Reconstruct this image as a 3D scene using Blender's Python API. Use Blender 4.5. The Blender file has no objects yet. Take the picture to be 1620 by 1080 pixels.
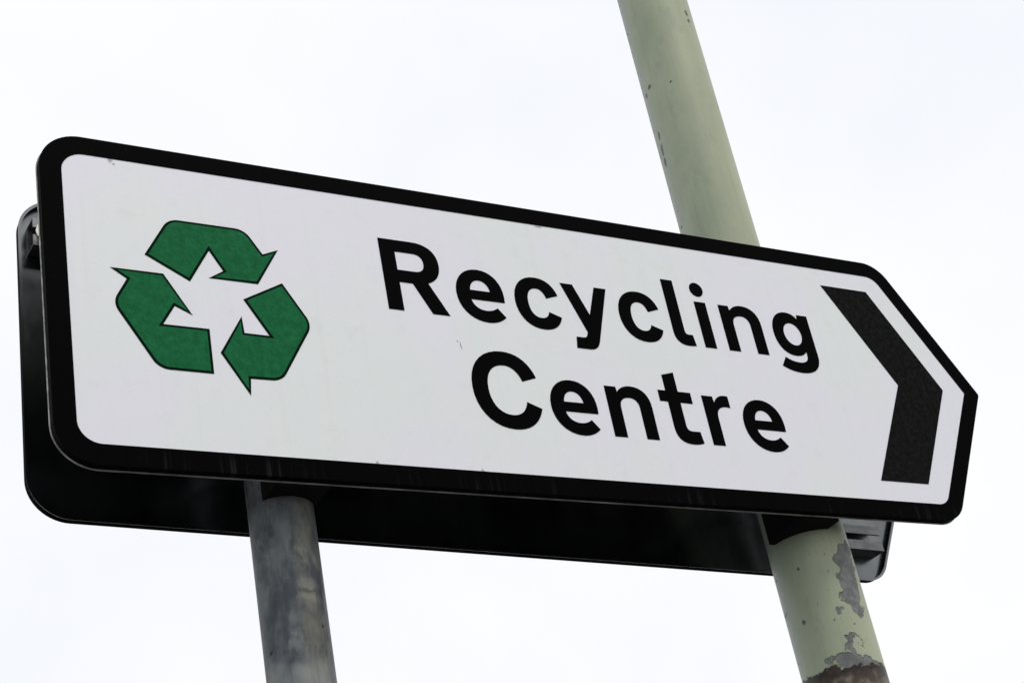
import bpy, bmesh, math, random
from mathutils import Vector, Matrix
from mathutils.geometry import tessellate_polygon

sc = bpy.context.scene
COL = sc.collection
random.seed(4)

# ------------------------------------------------------------------ camera
Z0 = 2.46                                   # height of the sign's lower edge above the ground
cam_d = bpy.data.cameras.new('camera')
cam = bpy.data.objects.new('camera', cam_d)
COL.objects.link(cam)
RX = Vector((0.86567072, -0.46685999, -0.18070959))
RY = Vector((0.08898541, 0.49872776, -0.86217876))
RZ = Vector((0.49264165, 0.7302824, 0.47327774))
mw = Matrix((RX, -RY, -RZ)).transposed().to_4x4()
mw.translation = Vector((-0.44582, -1.55660, -0.85076 + Z0))
cam.matrix_world = mw
cam_d.sensor_width = 36
cam_d.lens = 2673.2 / 1620 * 36
cam_d.shift_x = -28.54 / 1620
cam_d.shift_y = 65.18 / 1620
cam_d.clip_start = 0.05
cam_d.clip_end = 500
sc.camera = cam

# ------------------------------------------------------------------ sky (overcast)
SUN_EL, SUN_AZ = math.radians(60), math.radians(152)      # azimuth clockwise from +Y
w = bpy.data.worlds.new('World'); sc.world = w; w.use_nodes = True
nt = w.node_tree; nt.nodes.clear()
N = nt.nodes.new; L = nt.links.new
sky = N('ShaderNodeTexSky'); sky.sky_type = 'NISHITA'; sky.sun_disc = False
sky.sun_elevation = SUN_EL; sky.sun_rotation = SUN_AZ
bg1 = N('ShaderNodeBackground'); bg1.inputs[1].default_value = 0.1
L(sky.outputs[0], bg1.inputs[0])
tc = N('ShaderNodeTexCoord')
ns = N('ShaderNodeTexNoise'); ns.inputs['Scale'].default_value = 3.2; ns.inputs['Detail'].default_value = 4
ns.inputs['Roughness'].default_value = .5
L(tc.outputs['Generated'], ns.inputs['Vector'])
cr = N('ShaderNodeValToRGB')
cr.color_ramp.elements[0].position = .32; cr.color_ramp.elements[0].color = (.905, .925, .972, 1)
cr.color_ramp.elements[1].position = .60; cr.color_ramp.elements[1].color = (1, 1, 1, 1)
L(ns.outputs['Fac'], cr.inputs[0])
bg2 = N('ShaderNodeBackground'); bg2.inputs[1].default_value = 1.045
L(cr.outputs[0], bg2.inputs[0])
mx = N('ShaderNodeMixShader'); mx.inputs[0].default_value = .96
L(bg1.outputs[0], mx.inputs[1]); L(bg2.outputs[0], mx.inputs[2])
wo = N('ShaderNodeOutputWorld'); L(mx.outputs[0], wo.inputs[0])

# ------------------------------------------------------------------ sun behind cloud
sd = bpy.data.lights.new('sun', 'SUN'); sd.energy = 1.5; sd.angle = math.radians(12); sd.color = (1, .97, .92)
sun = bpy.data.objects.new('sun', sd); COL.objects.link(sun)
dirv = Vector((math.sin(SUN_AZ) * math.cos(SUN_EL), math.cos(SUN_AZ) * math.cos(SUN_EL), math.sin(SUN_EL)))
sun.rotation_euler = dirv.to_track_quat('Z', 'Y').to_euler()
sun.location = dirv * 20

vs = sc.view_settings
vs.view_transform = 'Standard'; vs.look = 'None'; vs.exposure = 0; vs.gamma = 1; vs.use_curve_mapping = False

# ------------------------------------------------------------------ material helpers
class G:
    """tiny node-graph helper"""
    def __init__(self, name):
        self.m = bpy.data.materials.new(name); self.m.use_nodes = True
        self.t = self.m.node_tree; self.t.nodes.clear()
        self.bsdf = self.n('ShaderNodeBsdfPrincipled')
        o = self.n('ShaderNodeOutputMaterial'); self.l(self.bsdf.outputs[0], o.inputs[0])
        self.tc = self.n('ShaderNodeTexCoord')
    def n(self, t): return self.t.nodes.new(t)
    def l(self, a, b): self.t.links.new(a, b)
    def put(self, sock, v):
        if hasattr(v, 'is_linked'): self.l(v, sock)
        else: sock.default_value = v
    def math(self, op, a, b=0.0, clamp=False):
        x = self.n('ShaderNodeMath'); x.operation = op; x.use_clamp = clamp
        self.put(x.inputs[0], a); self.put(x.inputs[1], b); return x.outputs[0]
    def vmath(self, op, a, b=(0, 0, 0)):
        x = self.n('ShaderNodeVectorMath'); x.operation = op
        self.put(x.inputs[0], a); self.put(x.inputs[1], b)
        return x.outputs['Value'] if op == 'LENGTH' else x.outputs[0]
    def noise(self, vec, scale, detail=3, rough=.55, color=False):
        x = self.n('ShaderNodeTexNoise'); x.inputs['Scale'].default_value = scale
        x.inputs['Detail'].default_value = detail; x.inputs['Roughness'].default_value = rough
        self.l(vec, x.inputs['Vector']); return x.outputs['Color' if color else 'Fac']
    def ramp(self, v, a, b, lo=0., hi=1.):
        x = self.n('ShaderNodeMapRange'); x.interpolation_type = 'SMOOTHSTEP'
        self.put(x.inputs[0], v); x.inputs[1].default_value = a; x.inputs[2].default_value = b
        x.inputs[3].default_value = lo; x.inputs[4].default_value = hi; return x.outputs[0]
    def mix(self, f, a, b):
        x = self.n('ShaderNodeMix'); x.data_type = 'RGBA'
        self.put(x.inputs[0], f)
        self.put(x.inputs[6], a if hasattr(a, 'is_linked') else (*a, 1))
        self.put(x.inputs[7], b if hasattr(b, 'is_linked') else (*b, 1)); return x.outputs[2]
    def scale(self, vec, s): return self.vmath('MULTIPLY', vec, s)
    def sep(self, vec):
        x = self.n('ShaderNodeSeparateXYZ'); self.l(vec, x.inputs[0]); return x.outputs
    def comb(self, a, b, c=0.):
        x = self.n('ShaderNodeCombineXYZ')
        for i, v in enumerate((a, b, c)): self.put(x.inputs[i], v)
        return x.outputs[0]
    def blob(self, uv, cu, cv, a, b, soft=.12):
        d = self.vmath('LENGTH', self.vmath('MULTIPLY', self.vmath('SUBTRACT', uv, (cu, cv, 0)), (1 / a, 1 / b, 0)))
        return self.ramp(d, 1 - soft, 1 + soft, 1, 0)
    def blobs(self, uv, L_, soft=.12):
        r = None
        for q in L_:
            m = self.blob(uv, *q, soft=soft)
            r = m if r is None else self.math('MAXIMUM', r, m)
        return r
    def bump(self, h, strength, dist):
        x = self.n('ShaderNodeBump'); x.inputs['Strength'].default_value = strength; x.inputs['Distance'].default_value = dist
        self.l(h, x.inputs['Height']); self.l(x.outputs[0], self.bsdf.inputs['Normal'])
    def done(self, color, rough=.5, metal=0., spec=.5):
        c = self.bsdf.inputs['Base Color']
        if hasattr(color, 'is_linked'): self.l(color, c)
        else: c.default_value = (*color, 1)
        self.put(self.bsdf.inputs['Roughness'], rough); self.put(self.bsdf.inputs['Metallic'], metal)
        self.bsdf.inputs['Specular IOR Level'].default_value = spec
        return self.m

M = {}
SPECKS = [(.0841, .4085, .0024, .0036), (.0885, .4035, .0016, .0018), (.6684, .4085, .0055, .0014), (.3727, .0268, .0026, .0024), (.5113, .0266, .0022, .002), (.5140, .2025, .0014, .0045), (.5095, .2077, .001, .0015)]
# ---- white retroreflective sheeting, slightly grubby
def mat_white():
    g = G('white_sheeting'); ob = g.tc.outputs['Object']
    big = g.noise(g.scale(ob, (1, 1, .7)), 5.5, 2)
    c = g.mix(g.ramp(big, .38, .62), (.80, .795, .86), (.785, .815, .81))
    grime = g.noise(ob, 26, 5, .65)
    c = g.mix(g.math('MULTIPLY', g.ramp(grime, .52, .78), .15), c, (.52, .53, .50))
    fine = g.noise(ob, 320, 3, .7)
    c = g.mix(g.math('MULTIPLY', g.ramp(fine, .56, .74), .20), c, (.45, .45, .44))
    # rain streaks running down from the upper edge
    st = g.noise(g.scale(ob, (70, 1, 2.0)), 1, 3, .6)
    c = g.mix(g.math('MULTIPLY', g.ramp(st, .55, .75), .06), c, (.50, .51, .47))
    # bits of moss and chipped specks along the border and left of the C
    s = g.sep(ob); w_ = g.noise(ob, 150, 2, .6, True)
    uv = g.vmath('ADD', g.comb(s[0], s[2]), g.scale(g.vmath('SUBTRACT', w_, (.5, .5, .5)), (.006, .006, 0)))
    sp = g.blobs(uv, SPECKS, .6)
    c = g.mix(g.math('MULTIPLY', sp, .6), c, (.08, .085, .07))
    g.bump(g.noise(ob, 40, 2), .05, .002)
    return g.done(c, g.ramp(grime, .3, .7, .38, .55), 0, .35)
M['white'] = mat_white()

def mat_black(name, base, dust, streak=0., worn=None):
    g = G(name); ob = g.tc.outputs['Object']
    n = g.noise(ob, 420, 4, .7)
    c = g.mix(g.math('MULTIPLY', g.ramp(n, .55, .78), .5), base, dust)
    if streak:
        s = g.sep(ob)
        st = g.noise(g.scale(ob, (95, 1, 3)), 1, 3, .65)
        low = g.math('MULTIPLY', g.ramp(s[2], .03, .0), g.ramp(g.noise(ob, 7, 2), .45, .65))
        c = g.mix(g.math('MULTIPLY', g.math('MULTIPLY', g.ramp(st, .48, .72), low), streak), c, (.05, .052, .05))
    if worn:
        wn = g.noise(ob, 120, 6, .8)
        c = g.mix(g.ramp(wn, .35, .70), c, worn)
    return g.done(c, .6, 0, .012)
M['black'] = mat_black('black_vinyl', (.0012, .0012, .0016), (.006, .006, .006))
M['border'] = mat_black('black_border', (.0012, .0012, .0014), (.010, .010, .010), .45)
M['chevron'] = mat_black('black_chevron', (.004, .004, .0045), (.02, .02, .02), 0., (.015, .015, .016))
M['edge'] = mat_black('black_edge', (.003, .003, .003), (.012, .012, .012), .5)
M['outline'] = mat_black('dark_green_print', (.002, .010, .004), (.006, .02, .01))

def mat_green():
    g = G('green_print'); ob = g.tc.outputs['Object']
    n = g.noise(ob, 85, 6, .78)
    c = g.mix(g.ramp(n, .34, .68), (.006, .100, .033), (.013, .150, .057))
    c = g.mix(g.ramp(g.noise(ob, 330, 3, .6), .62, .74, 0, .30), c, (.07, .22, .12))
    return g.done(c, .55, 0, .03)
M['green'] = mat_green()

def mat_back():
    g = G('grey_sign_back'); ob = g.tc.outputs['Object']
    n = g.noise(g.scale(ob, (1, 1, .4)), 14, 5, .65)
    c = g.mix(g.ramp(n, .35, .7), (.135, .145, .15), (.175, .185, .19))
    return g.done(c, g.ramp(n, .3, .7, .20, .26), 1., .3)
M['back'] = mat_back()
M['back_and_shade'] = mat_black('matt_dark_back_and_shade', (.012, .012, .012), (.03, .03, .03))  # dark sign back; also colours the blocks that stand in for shade

def mat_alu(name, a, b, rough=.45, metal=.85):
    g = G(name); ob = g.tc.outputs['Object']
    n = g.noise(g.scale(ob, (.3, 1, 1)), 60, 5, .7)
    c = g.mix(g.ramp(n, .35, .7), a, b)
    return g.done(c, rough, metal, .4)
M['lip'] = mat_alu('bare_aluminium_edge', (.20, .195, .19), (.50, .49, .47), .5, .4)
M['rail'] = mat_alu('dull_aluminium', (.13, .133, .137), (.24, .243, .247), .38, .8)
M['steel'] = mat_alu('galvanised_fixing', (.14, .145, .15), (.30, .30, .31), .5, .5)
M['bolt'] = mat_alu('bright_zinc', (.45, .44, .42), (.7, .69, .66), .4, .6)

def mat_post():
    g = G('galvanised_steel'); ob = g.tc.outputs['Object']
    n1 = g.noise(g.scale(ob, (1, 1, .55)), 26, 5, .62)
    n2 = g.noise(g.scale(ob, (1, 1, .3)), 9, 3, .5)
    c = g.mix(g.ramp(n1, .36, .64), (.046, .054, .066), (.145, .157, .160))
    s = g.sep(ob)
    ang = g.math('MULTIPLY', g.math('ARCTAN2', s[0], g.math('MULTIPLY', s[1], -1)), .0381)
    uv0 = g.comb(ang, s[2])
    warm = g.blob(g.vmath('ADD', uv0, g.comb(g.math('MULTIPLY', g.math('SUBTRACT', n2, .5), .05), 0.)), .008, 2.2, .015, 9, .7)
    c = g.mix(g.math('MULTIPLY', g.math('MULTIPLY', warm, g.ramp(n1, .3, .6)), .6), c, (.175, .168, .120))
    pale = g.noise(g.scale(ob, (1, 1, .7)), 33, 4, .6)
    c = g.mix(g.math('MULTIPLY', g.ramp(pale, .54, .72), .5), c, (.27, .30, .30))
    dark = g.noise(g.scale(ob, (1, 1, .5)), 48, 5, .68)
    c = g.mix(g.math('MULTIPLY', g.ramp(dark, .52, .68), .65), c, (.028, .032, .040))
    bottom = g.blob(g.vmath('ADD', uv0, g.scale(g.vmath('SUBTRACT', g.noise(ob, 40, 3, .6, True), (.5, .5, .5)), (.05, .05, 0))), -.02, 2.235, .05, .028, .6)
    c = g.mix(g.math('MULTIPLY', bottom, .45), c, (.32, .35, .35))
    wv = g.noise(ob, 60, 3, .6, True)
    uv = g.vmath('ADD', uv0, g.scale(g.vmath('SUBTRACT', wv, (.5, .5, .5)), (.016, .016, 0)))
    band = g.blobs(uv, [(.006, 2.3385, .012, .0022)], .5)
    c = g.mix(g.math('MULTIPLY', band, .6), c, (.06, .06, .05))
    pale_marks = g.blobs(uv, [(.006, 2.348, .014, .007), (.004, 2.331, .013, .004), (-.047, 2.252, .012, .012), (-.004, 2.245, .02, .008)], .5)  # light-coloured marks on the zinc
    c = g.mix(g.math('MULTIPLY', pale_marks, .28), c, (.30, .30, .26))
    drip = g.noise(g.scale(ob, (120, 120, 5)), 1, 3, .6)
    c = g.mix(g.ramp(drip, .54, .72, 0, .5), c, (.06, .065, .07))
    hole = g.blobs(uv, [(-.0476, 2.2756, .0042, .0026), (.019, 2.30, .002, .0016)], .35)
    c = g.mix(hole, c, (.01, .01, .011))
    g.bump(g.math('ADD', n1, g.math('MULTIPLY', dark, .6)), .25, .002)
    return g.done(c, g.ramp(n1, .3, .7, .45, .65), .15, .25)
M['post'] = mat_post()

def mat_column():
    g = G('flaking_green_paint'); ob = g.tc.outputs['Object']; s = g.sep(ob)
    ang = g.math('MULTIPLY', g.math('ARCTAN2', s[0], g.math('MULTIPLY', s[1], -1)), .0559)
    wv = g.noise(ob, 62, 3, .52, True)
    wob = g.scale(g.vmath('SUBTRACT', wv, (.5, .5, .5)), (.034, .034, 0))
    uv = g.vmath('ADD', g.comb(ang, s[2]), wob)
    n1 = g.noise(g.scale(ob, (1, 1, .35)), 16, 4, .6)
    paint = g.mix(g.ramp(n1, .35, .68), (.300, .350, .250), (.365, .41, .295))
    # lit right side painted in yellower and lighter; greyer towards the left edge
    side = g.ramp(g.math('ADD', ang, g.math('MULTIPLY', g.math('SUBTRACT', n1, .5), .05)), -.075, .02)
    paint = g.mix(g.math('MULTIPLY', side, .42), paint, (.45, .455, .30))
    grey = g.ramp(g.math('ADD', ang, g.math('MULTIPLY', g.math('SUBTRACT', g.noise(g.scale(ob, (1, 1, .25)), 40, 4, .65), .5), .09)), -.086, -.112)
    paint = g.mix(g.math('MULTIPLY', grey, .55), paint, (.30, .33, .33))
    spk = g.noise(ob, 260, 4, .7)
    paint = g.mix(g.ramp(spk, .62, .76, 0, .35), paint, (.14, .16, .12))
    drip = g.noise(g.scale(ob, (150, 150, 3)), 1, 3, .55)
    paint = g.mix(g.ramp(drip, .55, .76, 0, .22), paint, (.19, .23, .16))
    alg = g.noise(g.scale(ob, (1, 1, .6)), 34, 5, .7)
    paint = g.mix(g.ramp(alg, .52, .74, 0, .38), paint, (.22, .26, .20))
    brush = g.noise(g.scale(ob, (260, 260, 9)), 1, 3, .6)
    chipn = g.noise(ob, 115, 4, .62)
    # patches where the paint has come away
    loss = g.blobs(uv, [(.018, 2.430, .017, .010), (.012, 2.408, .018, .018), (.006, 2.382, .019, .020), (.004, 2.357, .016, .016), (.003, 2.340, .012, .009), (-.022, 2.338, .0050, .009),
                        (-.020, 2.288, .0065, .018), (-.024, 2.268, .019, .010), (-.052, 2.272, .010, .006), (.004, 2.261, .017, .008)], .10)
    near = g.blobs(uv, [(.004, 2.385, .052, .072), (-.02, 2.275, .06, .045), (-.03, 2.34, .03, .03)], .45)
    chips = g.math('MULTIPLY', near, g.ramp(chipn, .655, .69))
    edge_chips = g.math('MULTIPLY', g.ramp(ang, -.098, -.118), g.ramp(chipn, .60, .66))
    loss = g.math('MAXIMUM', loss, g.math('MAXIMUM', chips, edge_chips))
    lossc = g.mix(g.ramp(g.noise(ob, 70, 4, .65), .35, .68), (.125, .13, .132), (.215, .22, .218))
    lossc = g.mix(g.ramp(g.noise(g.scale(ob, (1, 1, .4)), 90, 4, .7), .56, .72, 0, .6), lossc, (.095, .060, .040))
    c = g.mix(loss, paint, lossc)
    # thin dark edge of the broken paint film
    rim = g.math('MULTIPLY', g.math('MULTIPLY', loss, g.math('SUBTRACT', 1., loss)), 4.)
    c = g.mix(g.math('MULTIPLY', rim, .7), c, (.08, .085, .06))
    # ragged rusty line at the joint below the sign
    us = g.sep(uv)
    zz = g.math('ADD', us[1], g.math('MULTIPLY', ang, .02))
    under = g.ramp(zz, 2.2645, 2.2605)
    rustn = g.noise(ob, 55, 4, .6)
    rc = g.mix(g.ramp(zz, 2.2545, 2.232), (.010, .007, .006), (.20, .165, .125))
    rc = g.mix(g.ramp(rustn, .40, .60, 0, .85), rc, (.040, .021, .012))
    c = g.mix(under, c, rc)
    uvd = g.vmath('ADD', g.comb(ang, s[2]), g.scale(g.vmath('SUBTRACT', wv, (.5, .5, .5)), (.010, .014, 0)))
    dots = g.blobs(uvd, [(-.087, 3.2648, .0042, .0042), (-.103, 3.258, .004, .005), (-.0978, 3.173, .003, .010), (-.1000, 3.145, .004, .012), (-.1015, 3.122, .003, .008),
                        (.0165, 3.391, .004, .007), (.017, 3.375, .003, .004), (-.1069, 3.003, .0035, .003), (-.048, 3.2477, .002, .002), (-.077, 2.336, .0035, .003), (-.062, 2.41, .002, .003)], .35)
    c = g.mix(g.math('MULTIPLY', dots, .85), c, (.035, .035, .03))
    h = g.math('SUBTRACT', g.math('ADD', g.math('MULTIPLY', n1, .15), g.math('MULTIPLY', brush, .22)), g.math('MAXIMUM', loss, under))
    g.bump(h, .7, .0014)
    return g.done(c, g.math('ADD', .45, g.math('MULTIPLY', loss, .2)), 0, .35)
M['column'] = mat_column()

def mat_ground():
    g = G('asphalt'); ob = g.tc.outputs['Object']
    c = g.mix(g.noise(ob, 90, 6, .7), (.05, .05, .05), (.14, .14, .138))
    g.bump(g.noise(ob, 200, 3), .4, .01)
    return g.done(c, .9, 0, .3)
M['ground'] = mat_ground()

# ------------------------------------------------------------------ object helpers
def link(name, me, mat, parent=None):
    o = bpy.data.objects.new(name, me); COL.objects.link(o)
    if mat: me.materials.append(mat)
    if parent: o.parent = parent
    return o
def empty(name, mat4, label, cat, group=None):
    o = bpy.data.objects.new(name, None); COL.objects.link(o)
    o.empty_display_size = .05; o.matrix_world = mat4
    o['label'] = label; o['category'] = cat
    if group: o['group'] = group
    return o
def smooth(me):
    for p in me.polygons: p.use_smooth = True

def plate(name, loops, y0, y1, mat, parent, back=False, front=True, sides=True):
    """flat shape in the XZ plane: loops[0] outline, others holes; front at y0 (nearest viewer), back at y1"""
    verts, faces, idx = [], [], []
    for lp in loops:
        s = len(verts)
        verts += [(x, y0, z) for x, z in lp]; verts += [(x, y1, z) for x, z in lp]
        idx.append((s, len(lp)))
    flat = []
    for (s, n) in idx: flat += list(range(s, s + n))
    tris = tessellate_polygon([[Vector((x, z, 0)) for x, z in lp] for lp in loops])
    for t in tris:
        a = [flat[i] for i in t]
        A, B, C = [Vector(verts[i]) for i in a]
        nrm = (B - A).cross(C - A)
        if nrm.length < 1e-14: continue
        if nrm.y > 0: a.reverse()                 # face -Y
        if front: faces.append(a)
        if back:
            off = {i: n for (s, n) in idx for i in range(s, s + n)}
            faces.append([i + off[i] for i in reversed(a)])
    if sides:
        for (s, n) in idx:
            for i in range(n):
                j = (i + 1) % n
                faces.append([s + i, s + j, s + n + j, s + n + i])
    me = bpy.data.meshes.new(name); me.from_pydata(verts, [], faces); me.update()
    bm = bmesh.new(); bm.from_mesh(me); bmesh.ops.recalc_face_normals(bm, faces=bm.faces)
    if not back:                                   # open shell: make sure the front faces the viewer
        f = max(bm.faces, key=lambda f: f.calc_area() * (abs(f.normal.y) > .9))
        if f.normal.y > 0: bmesh.ops.reverse_faces(bm, faces=bm.faces)
    bm.to_mesh(me); bm.free()
    return link(name, me, mat, parent)

def prism_z(name, loop, z0, z1, mat, parent):
    """closed XY outline extruded vertically"""
    n = len(loop)
    verts = [(x, y, z0) for x, y in loop] + [(x, y, z1) for x, y in loop]
    tr = tessellate_polygon([[Vector((x, y, 0)) for x, y in loop]])
    faces = [list(t) for t in tr] + [[i + n for i in t] for t in tr]
    faces += [[i, (i + 1) % n, n + (i + 1) % n, n + i] for i in range(n)]
    me = bpy.data.meshes.new(name); me.from_pydata(verts, [], faces); me.update()
    bm = bmesh.new(); bm.from_mesh(me); bmesh.ops.recalc_face_normals(bm, faces=bm.faces); bm.to_mesh(me); bm.free()
    return link(name, me, mat, parent)

def prism_x(name, loop, x0, x1, mat, parent):
    """closed YZ outline extruded along X"""
    n = len(loop)
    verts = [(x0, y, z) for y, z in loop] + [(x1, y, z) for y, z in loop]
    tr = tessellate_polygon([[Vector((y, z, 0)) for y, z in loop]])
    faces = [list(t) for t in tr] + [[i + n for i in t] for t in tr]
    faces += [[i, (i + 1) % n, n + (i + 1) % n, n + i] for i in range(n)]
    me = bpy.data.meshes.new(name); me.from_pydata(verts, [], faces); me.update()
    bm = bmesh.new(); bm.from_mesh(me); bmesh.ops.recalc_face_normals(bm, faces=bm.faces); bm.to_mesh(me); bm.free()
    return link(name, me, mat, parent)

def lathe(name, prof, mat, parent=None, seg=72, jitter=0.):
    verts, faces = [], []
    for r, z in prof:
        for i in range(seg):
            a = 2 * math.pi * i / seg
            verts.append((r * math.cos(a), r * math.sin(a), z))
    for k in range(len(prof) - 1):
        for i in range(seg):
            j = (i + 1) % seg
            faces.append([k * seg + i, k * seg + j, (k + 1) * seg + j, (k + 1) * seg + i])
    faces.append(list(range(seg))[::-1]); faces.append([(len(prof) - 1) * seg + i for i in range(seg)])
    me = bpy.data.meshes.new(name); me.from_pydata(verts, [], faces); me.update()
    for p in me.polygons: p.use_smooth = len(p.vertices) == 4
    return link(name, me, mat, parent)

def fillet(pts, radii, n=12):
    """round the corners of a polygon"""
    out = []
    m = len(pts)
    for i in range(m):
        P = Vector(pts[i]); A = (Vector(pts[i - 1]) - P).normalized(); B = (Vector(pts[(i + 1) % m]) - P).normalized()
        r = radii[i]
        if r <= 0: out.append(tuple(P)); continue
        ang = A.angle(B); t = r / math.tan(ang / 2)
        C = P + (A + B).normalized() * (r / math.sin(ang / 2))
        s = P + A * t - C; e = P + B * t - C
        a0 = math.atan2(s.y, s.x); a1 = math.atan2(e.y, e.x)
        d = (a1 - a0 + math.pi) % (2 * math.pi) - math.pi
        for k in range(n + 1):
            a = a0 + d * k / n; out.append((C.x + r * math.cos(a), C.y + r * math.sin(a)))
    return out

def inset(pts, d):
    """offset a clockwise/counter-clockwise polygon inwards by d"""
    m = len(pts); area = sum(pts[i - 1][0] * pts[i][1] - pts[i][0] * pts[i - 1][1] for i in range(m))
    sg = 1 if area > 0 else -1
    out = []
    for i in range(m):
        P = Vector(pts[i]); a = (P - Vector(pts[i - 1])).normalized(); b = (Vector(pts[(i + 1) % m]) - P).normalized()
        na = Vector((-a.y, a.x)) * sg; nb = Vector((-b.y, b.x)) * sg
        k = 1 + na.dot(nb)
        out.append(tuple(P + (na + nb) * (d / max(k, .25))))
    return out

def bez(path, n=9):
    """path of ('M'|'L'|'C', ...) in mm -> list of points in mm"""
    out = []; cur = None
    for seg in path:
        if seg[0] in 'ML': cur = Vector(seg[1:3]); out.append(tuple(cur))
        else:
            p1, p2, p3 = Vector(seg[1:3]), Vector(seg[3:5]), Vector(seg[5:7])
            for k in range(1, n + 1):
                t = k / n; q = cur * (1 - t) ** 3 + p1 * 3 * t * (1 - t) ** 2 + p2 * 3 * t * t * (1 - t) + p3 * t ** 3
                out.append(tuple(q))
            cur = p3
    if (Vector(out[0]) - Vector(out[-1])).length < 1e-6: out.pop()
    return out
def P(s):
    """'M 0 0 L 1 1 C ...' -> path"""
    tok = s.replace(',', ' ').split(); out = []; i = 0
    while i < len(tok):
        k = tok[i]; m = 6 if k == 'C' else 2
        out.append((k, *[float(v) for v in tok[i + 1:i + 1 + m]])); i += 1 + m
    return bez(out)
def oval(cx, cz, rx, rz, n=32):
    return [(cx + rx * math.cos(2 * math.pi * i / n), cz + rz * math.sin(2 * math.pi * i / n)) for i in range(n)]

# ------------------------------------------------------------------ ground under the posts
bm = bmesh.new()
bmesh.ops.create_grid(bm, x_segments=1, y_segments=1, size=60)
me = bpy.data.meshes.new('ground'); bm.to_mesh(me); bm.free()
gr = link('ground', me, M['ground']); gr['kind'] = 'structure'

# ------------------------------------------------------------------ posts
P1 = (.2783, .0744, .0381)          # slim galvanised post (x, y, radius)
P2 = (1.0670, .0945, .0559)         # painted column
post = empty('sign_post', Matrix.Translation((P1[0], P1[1], 0)),
             'slim grey galvanised steel post under the left half of the sign, ending behind it', 'post')
r = P1[2]
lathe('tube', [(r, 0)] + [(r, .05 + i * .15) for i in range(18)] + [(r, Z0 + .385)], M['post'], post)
lathe('cap', [(r + .0015, Z0 + .383), (r + .0015, Z0 + .398), (r - .004, Z0 + .404), (.008, Z0 + .408)], M['steel'], post, 48)
r = P2[2]
colm = empty('painted_post', Matrix.Translation((P2[0], P2[1], 0)),
             'thick pale green painted column with flaking paint, rising behind and above the sign', 'post')
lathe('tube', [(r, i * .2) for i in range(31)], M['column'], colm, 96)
lathe('cap', [(r + .002, 5.995), (r + .002, 6.03), (.02, 6.045)], M['steel'], colm, 48)

# ------------------------------------------------------------------ signs
W, H, TIP, BW, DEP = 1.3990, .4360, .1255, .0255, .0114
def outline(ins=0., mirror=False, rnd=True):
    base = [(0, 0), (W - TIP, 0), (W, H / 2), (W - TIP, H), (0, H)]
    rad = [.050, .050, .006, .050, .050]
    q = inset(base, ins)
    rad = [max(v - ins * .9, .002) for v in rad]
    q = fillet(q, rad, 14)
    if mirror: q = [(W - x, z) for x, z in q][::-1]
    return q

def grow_edge(name, loop, y0, y1, out, mat, parent, thick=.0015):
    """the folded edge round a sign: a thin wall that follows the outline"""
    n = len(loop); inner = inset(loop, thick); outer = inset(loop, -out)
    verts = []
    verts += [(x, y0, z) for x, z in loop]            # 0 front outer
    verts += [(x, y1, z) for x, z in outer]           # 1 rear outer
    verts += [(x, y1, z) for x, z in inner]           # 2 rear inner
    verts += [(x, y0, z) for x, z in inner]           # 3 front inner
    faces = []
    for k in range(4):
        a, b = k * n, ((k + 1) % 4) * n
        for i in range(n):
            j = (i + 1) % n; faces.append([a + i, a + j, b + j, b + i])
    me = bpy.data.meshes.new(name); me.from_pydata(verts, [], faces); me.update()
    bm = bmesh.new(); bm.from_mesh(me); bmesh.ops.recalc_face_normals(bm, faces=bm.faces); bm.to_mesh(me); bm.free()
    return link(name, me, mat, parent)

RAIL_Y0, RAIL_D = .0034, .025
def c_rail(x0, x1, z0, parent):
    prof = [(0, 0), (0, 40), (25, 40), (25, 26), (22, 26), (22, 37), (3, 37), (3, 3), (22, 3), (22, 15), (25, 15), (25, 0)]
    return prism_x('mounting_rail', [(RAIL_Y0 + y / 1000, z0 + z / 1000) for y, z in prof], x0, x1, M['rail'], parent)

def hexbolt(name, parent, x, y, z, axis='y', r=.0095, h=.009):
    verts, faces = [], []
    for k, (rr, d) in enumerate([(r * 1.45, 0), (r * 1.45, .002), (r, .0021), (r, h), (r * .85, h + .0015)]):
        for i in range(12):
            a = 2 * math.pi * i / 12
            q = rr * (1 if (k < 2) else (1 if i % 2 == 0 else .93))
            verts.append((x + q * math.cos(a), y + d, z + q * math.sin(a)) if axis == 'y' else (x + d, y + q * math.cos(a), z + q * math.sin(a)))
    for k in range(4):
        for i in range(12):
            j = (i + 1) % 12; faces.append([k * 12 + i, k * 12 + j, (k + 1) * 12 + j, (k + 1) * 12 + i])
    faces.append(list(range(12))); faces.append(list(range(48, 60)))
    me = bpy.data.meshes.new(name); me.from_pydata(verts, [], faces); me.update()
    bm = bmesh.new(); bm.from_mesh(me); bmesh.ops.recalc_face_normals(bm, faces=bm.faces); bm.to_mesh(me); bm.free()
    return link(name, me, M['bolt'], parent)

def clamp(parent, cx, cy, r, zc):
    """steel strap round the far side of a post, its two ears bolted to the rail"""
    ri, t, ear = r + .0006, .003, .026
    yr = RAIL_Y0 + RAIL_D + .0002
    ro = ri + t; loop = []
    loop += [(cx - ro - ear, yr), (cx - ro - ear, yr + t), (cx - ro, yr + t), (cx - ro, cy)]
    loop += [(cx + ro * math.cos(a), cy + ro * math.sin(a)) for a in [math.pi - math.pi * k / 24 for k in range(1, 25)]]
    loop += [(cx + ro, yr + t), (cx + ro + ear, yr + t), (cx + ro + ear, yr), (cx + ri, yr)]
    loop += [(cx + ri * math.cos(a), cy + ri * math.sin(a)) for a in [math.pi * k / 24 for k in range(0, 25)]]
    loop += [(cx - ri, yr)]
    c = prism_z('post_clamp', loop, zc - .0075, zc + .0075, M['steel'], parent)
    for s in (-1, 1): hexbolt('bolt', c, cx + s * (ro + ear * .58), yr + t, zc, r=.0055, h=.006)
    return c

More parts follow.
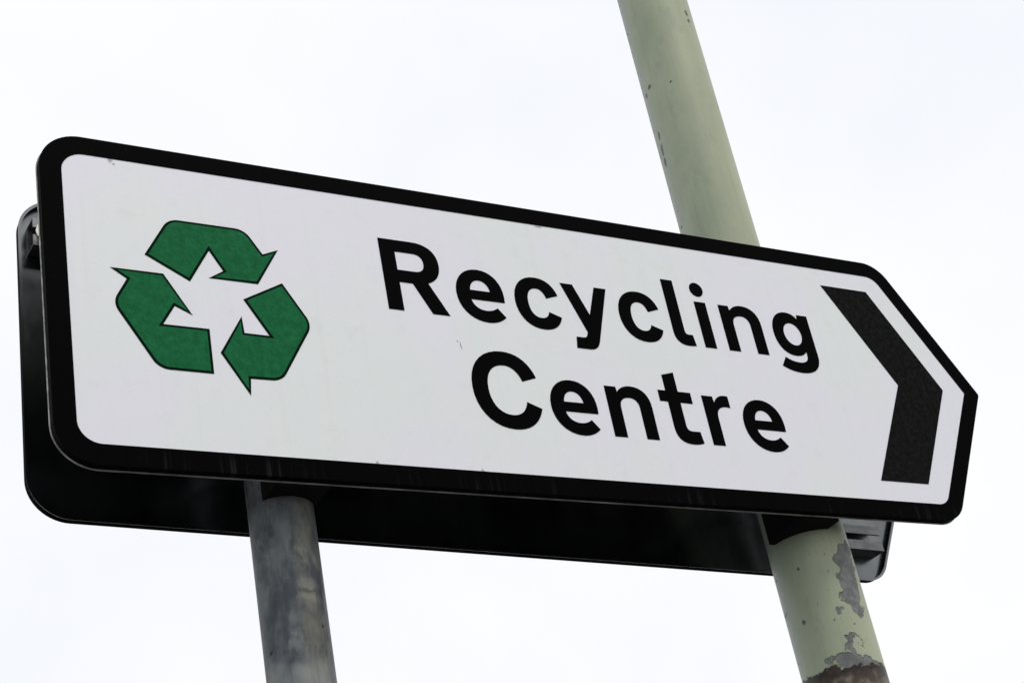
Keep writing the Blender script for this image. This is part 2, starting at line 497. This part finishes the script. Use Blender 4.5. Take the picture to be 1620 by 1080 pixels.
def shade_block(parent, cx, cy, r, x0, x1, z0, z1):
    """added dark block that stands in for shade between the sign and the near side of a post"""
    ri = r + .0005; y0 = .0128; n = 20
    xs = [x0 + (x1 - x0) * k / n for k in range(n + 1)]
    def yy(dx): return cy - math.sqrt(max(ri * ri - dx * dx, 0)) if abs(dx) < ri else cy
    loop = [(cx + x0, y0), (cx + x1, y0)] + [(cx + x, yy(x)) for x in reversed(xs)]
    return prism_z('post_shade_block', loop, z0, z1, M['back_and_shade'], parent)

def make_sign(mat4, label, mirror, rails, clamp_dz, lip):
    s = empty('direction_sign', mat4, label, 'sign', 'back to back direction signs')
    o = outline(0, mirror)
    face = plate('face_panel', [outline(.0012, mirror)], 0, .0004, M['white'], s)
    plate('border', [outline(.0002, mirror), outline(BW, mirror)], -.0005, 0.0002, M['border'], face)
    bk = plate('back_sheet', [outline(.0016, mirror)], .0006, .0030, M['back'] if mirror else M['back_and_shade'], s, back=True)
    er = grow_edge('edge_return', o, -.0004, DEP - .0018, 0, M['edge'], s)
    grow_edge('edge_lip', outline(-.0006, mirror), DEP - .0018, DEP, .0006, lip, er, .003)
    for z0, x0, x1, posts, bx in rails:
        rl = c_rail(x0, x1, z0, s)
        if bx: hexbolt('bolt', rl, bx, RAIL_Y0 + RAIL_D, z0 + .0205, r=.0105, h=.011)
        for (cx, cy, rr) in posts: clamp(s, cx, cy, rr, z0 + .0205 + clamp_dz)
    return s, face

front, face = make_sign(Matrix.Translation((0, 0, Z0)),
    'white arrow-ended sign reading Recycling Centre with green recycling symbol and black border', False,
    [(.090, .016, 1.300, [P1, P2], None), (H - .081, .016, 1.285, [P1, P2], None)], -.011, M['lip'])

shade_block(front, *P1, -.031, .036, -.0040, .088)  # added blocks, imitate the shade on the post tops below the sign
shade_block(front, *P2, -.066, -.006, -.0040, .088)

# rear sign: back to back with the front one, hung a little askew on the same posts
D_L, D_R, ZL, ZR, XL = .1488, .2024, .0058, -.0083, .0053
a = Vector((XL, D_L, Z0 + ZL)); b = Vector((W + XL, D_R, Z0 + ZR))
ex = (a - b).normalized(); ez = Vector((0, 0, 1)); ez = (ez - ex * ez.dot(ex)).normalized(); ey = ez.cross(ex)
rm = Matrix((ex, ey, ez)).transposed().to_4x4(); rm.translation = b
inv = rm.inverted()
rp = []
for (x, y, rr) in (P1, P2):
    q = inv @ Vector((x, y, Z0)); rp.append((q.x, q.y, rr))
rear, _ = make_sign(rm, 'dark back of a second sign facing away, seen behind the posts below the white sign', True,
                    [(.041, W - 1.276, W - 1.105, [], None), (H - .081, W - 1.290, W - .012, rp, W - .030)], .011, M['back'])

# ---- printed marks on the front face
YV = -.0005
def print_shape(name, loops, mat, parent, ox=0., oz=0., y0=YV):
    return plate(name, [[((x + ox) / 1000, (z + oz) / 1000) for x, z in lp] for lp in loops], y0, .0002, mat, parent)

LET = {
'e': ["M 69 30.5 L 20.3 30.5 C 21.5 21 29.5 15 39.5 15 C 46 15 52 17.3 56.5 21 L 67 8 C 60 1 50.5 -2.8 40 -2.8 C 17 -2.8 0 13.5 0 38 C 0 61 15 77.5 36 77.5 C 56.5 77.5 69.5 62 69.5 40 C 69.5 36 69.3 33 69 30.5",
      "M 20.8 44.8 L 50 44.8 C 49 54.5 43.5 60.8 35.5 60.8 C 27.5 60.8 22 54.5 20.8 44.8"],
'c': ["M 67.3 53 L 48.7 46.5 C 46.5 55.5 42 60.5 35.5 60.5 C 25.5 60.5 19.6 52 19.6 37.5 C 19.6 23 25.5 14.7 35.5 14.7 C 42.5 14.7 46.8 18.5 48.8 25.5 L 66.8 19 C 62.5 4.5 51.5 -2.8 36 -2.8 C 14.5 -2.8 0 13.5 0 37.5 C 0 61.5 14.5 77.8 36 77.8 C 52 77.8 63 69 67.3 53"],
'y': ["M 0 75 L 19.2 75 L 37 29 L 53.5 75 L 72.4 75 L 43.5 -11 C 40.5 -20.5 35 -25.5 26 -25.5 L 5.2 -25.5 L 8 -8 L 18.5 -8 C 23 -8 25 -6 26.5 -1.5 L 27.3 1.5"],
'l': ["M 0 105.5 L 19.4 105.5 L 19.4 24 C 19.4 19.5 21 17.6 25 17.6 L 31.5 17.6 L 33.6 0.3 C 30 -.3 26 -.8 22 -.8 C 7.5 -.8 0 6.5 0 21"],
'n': ["M 0 75 L 17.5 75 L 18.5 67.5 C 24 74.5 31.5 77.8 41 77.8 C 58.5 77.8 68.8 67 68.8 48 L 68.8 0 L 49.3 0 L 49.3 45 C 49.3 55 44.5 60 35.5 60 C 25.5 60 19.5 54 19.5 44 L 19.5 0 L 0 0"],
'g': ["M 70 75.5 L 51.5 75.5 L 50.5 68 C 45.5 74.5 39.5 77.5 31 77.5 C 12.5 77.5 0 62.5 0 41 C 0 19 12 4.5 30 4.5 C 38.5 4.5 45 7 50.2 13 L 50.2 8 C 50.2 -1.5 44 -6.3 33 -6.3 C 24.5 -6.3 16.5 -4 9 .5 L -.8 -14.5 C 9 -20.5 20.5 -23.5 33.5 -23.5 C 56.5 -23.5 70 -12 70 8.5"],
'R': ["M 0 106.5 L 47 106.5 C 68.5 106.5 81.3 95 81.3 75.5 C 81.3 60.5 74 50 61.5 45.8 L 85 0 L 61 0 L 39.5 42.5 L 21 42.5 L 21 0 L 0 0",
      "M 21 88.5 L 45 88.5 C 54.5 88.5 59.5 84 59.5 75 C 59.5 66 54.5 61 45 61 L 21 61"],
'C': ["M 95 75.5 L 73.8 68 C 70 81.5 61.5 89.3 50.5 89.3 C 33 89.3 22.3 75.5 22.3 53.5 C 22.3 31.5 33 17.7 50.5 17.7 C 63 17.7 71 25 74.8 38.5 L 95 30.5 C 88.5 9.5 73 -2.5 51 -2.5 C 20 -2.5 0 20.5 0 53.5 C 0 87 20 109.8 51 109.8 C 73 109.8 88.5 97.5 95 75.5"],
't': ["M 12.5 101.5 L 32.5 107 L 32.5 77.3 L 52.5 77.3 L 52.5 60.5 L 32.5 60.5 L 32.5 27 C 32.5 20.5 35 17.8 41 17.8 L 53 17.8 L 55 .8 C 50 -1 44 -2 37.5 -2 C 20.5 -2 12.5 6.5 12.5 23 L 12.5 60.5 L 0 60.5 L 0 77.3 L 12.5 77.3"],
'r': ["M 0 75.5 L 17.8 75.5 L 19 66 C 23.5 74.5 30 78.3 38.5 78.3 C 40.5 78.3 42.5 78.1 44.2 77.8 L 44.2 59.8 C 41.5 60.5 39.5 60.7 37 60.7 C 26 60.7 19.7 54 19.7 42.5 L 19.7 0 L 0 0"],
}
LOOPS = {k: [P(s) for s in v] for k, v in LET.items()}
LOOPS['g'].append(oval(34.5, 41, 15.7, 18.8))
for ch, x in zip('Recyclng', (421.7, 522, 607.7, 683, 768.5, 852.3, 942, 1030.6)):
    print_shape('letter', LOOPS[ch], M['black'], face, x, 244.8)
li = print_shape('letter', [[(0, 0), (19.3, 0), (19.3, 75), (0, 75)]], M['black'], face, 901, 244.8)
print_shape('dot', [oval(9.6, 95.6, 11.3, 11.6)], M['black'], face, 901, 244.8)
for ch, x in zip('Centre', (519.2, 628.4, 715.8, 800.5, 870.5, 931.4)):
    print_shape('letter', LOOPS[ch], M['black'], face, x, 90.3)
chev = [(1147.5, 381.3), (1235, 381.3), (1326.8, 219), (1235.3, 56.5), (1147.2, 56.5), (1239, 219)]
print_shape('chevron', [fillet(chev, [0, 0, 3, 0, 0, 0], 4)], M['chevron'], face)

# recycling symbol: one folded arrow turned three times about the symbol's centre
cx, cz = 194.7, 222.6
arrow = [(252.2, 257.0), (191.2, 257.0), (210.0, 269.5), (194.9, 296.3), (167.8, 249.0), (116.0, 279.0),
         (148.0, 334.3), (242.6, 334.3), (262.6, 301.2), (283.2, 310.6)]
rad = [0, 0, 0, 0, 0, 0, 22, 22, 0, 0]
shape = fillet(arrow, rad, 10)
inner = fillet(inset(arrow, 3.2), [0, 0, 0, 0, 0, 0, 19, 19, 0, 0], 10)
for k in range(3):
    t = -k * 2 * math.pi / 3
    def rot(q): return [(cx + (x - cx) * math.cos(t) - (z - cz) * math.sin(t), cz + (x - cx) * math.sin(t) + (z - cz) * math.cos(t)) for x, z in q]
    print_shape('recycling_arrow', [rot(inner)], M['green'], face, y0=-.0007)
    print_shape('arrow_outline', [rot(shape)], M['outline'], face, y0=-.0004)
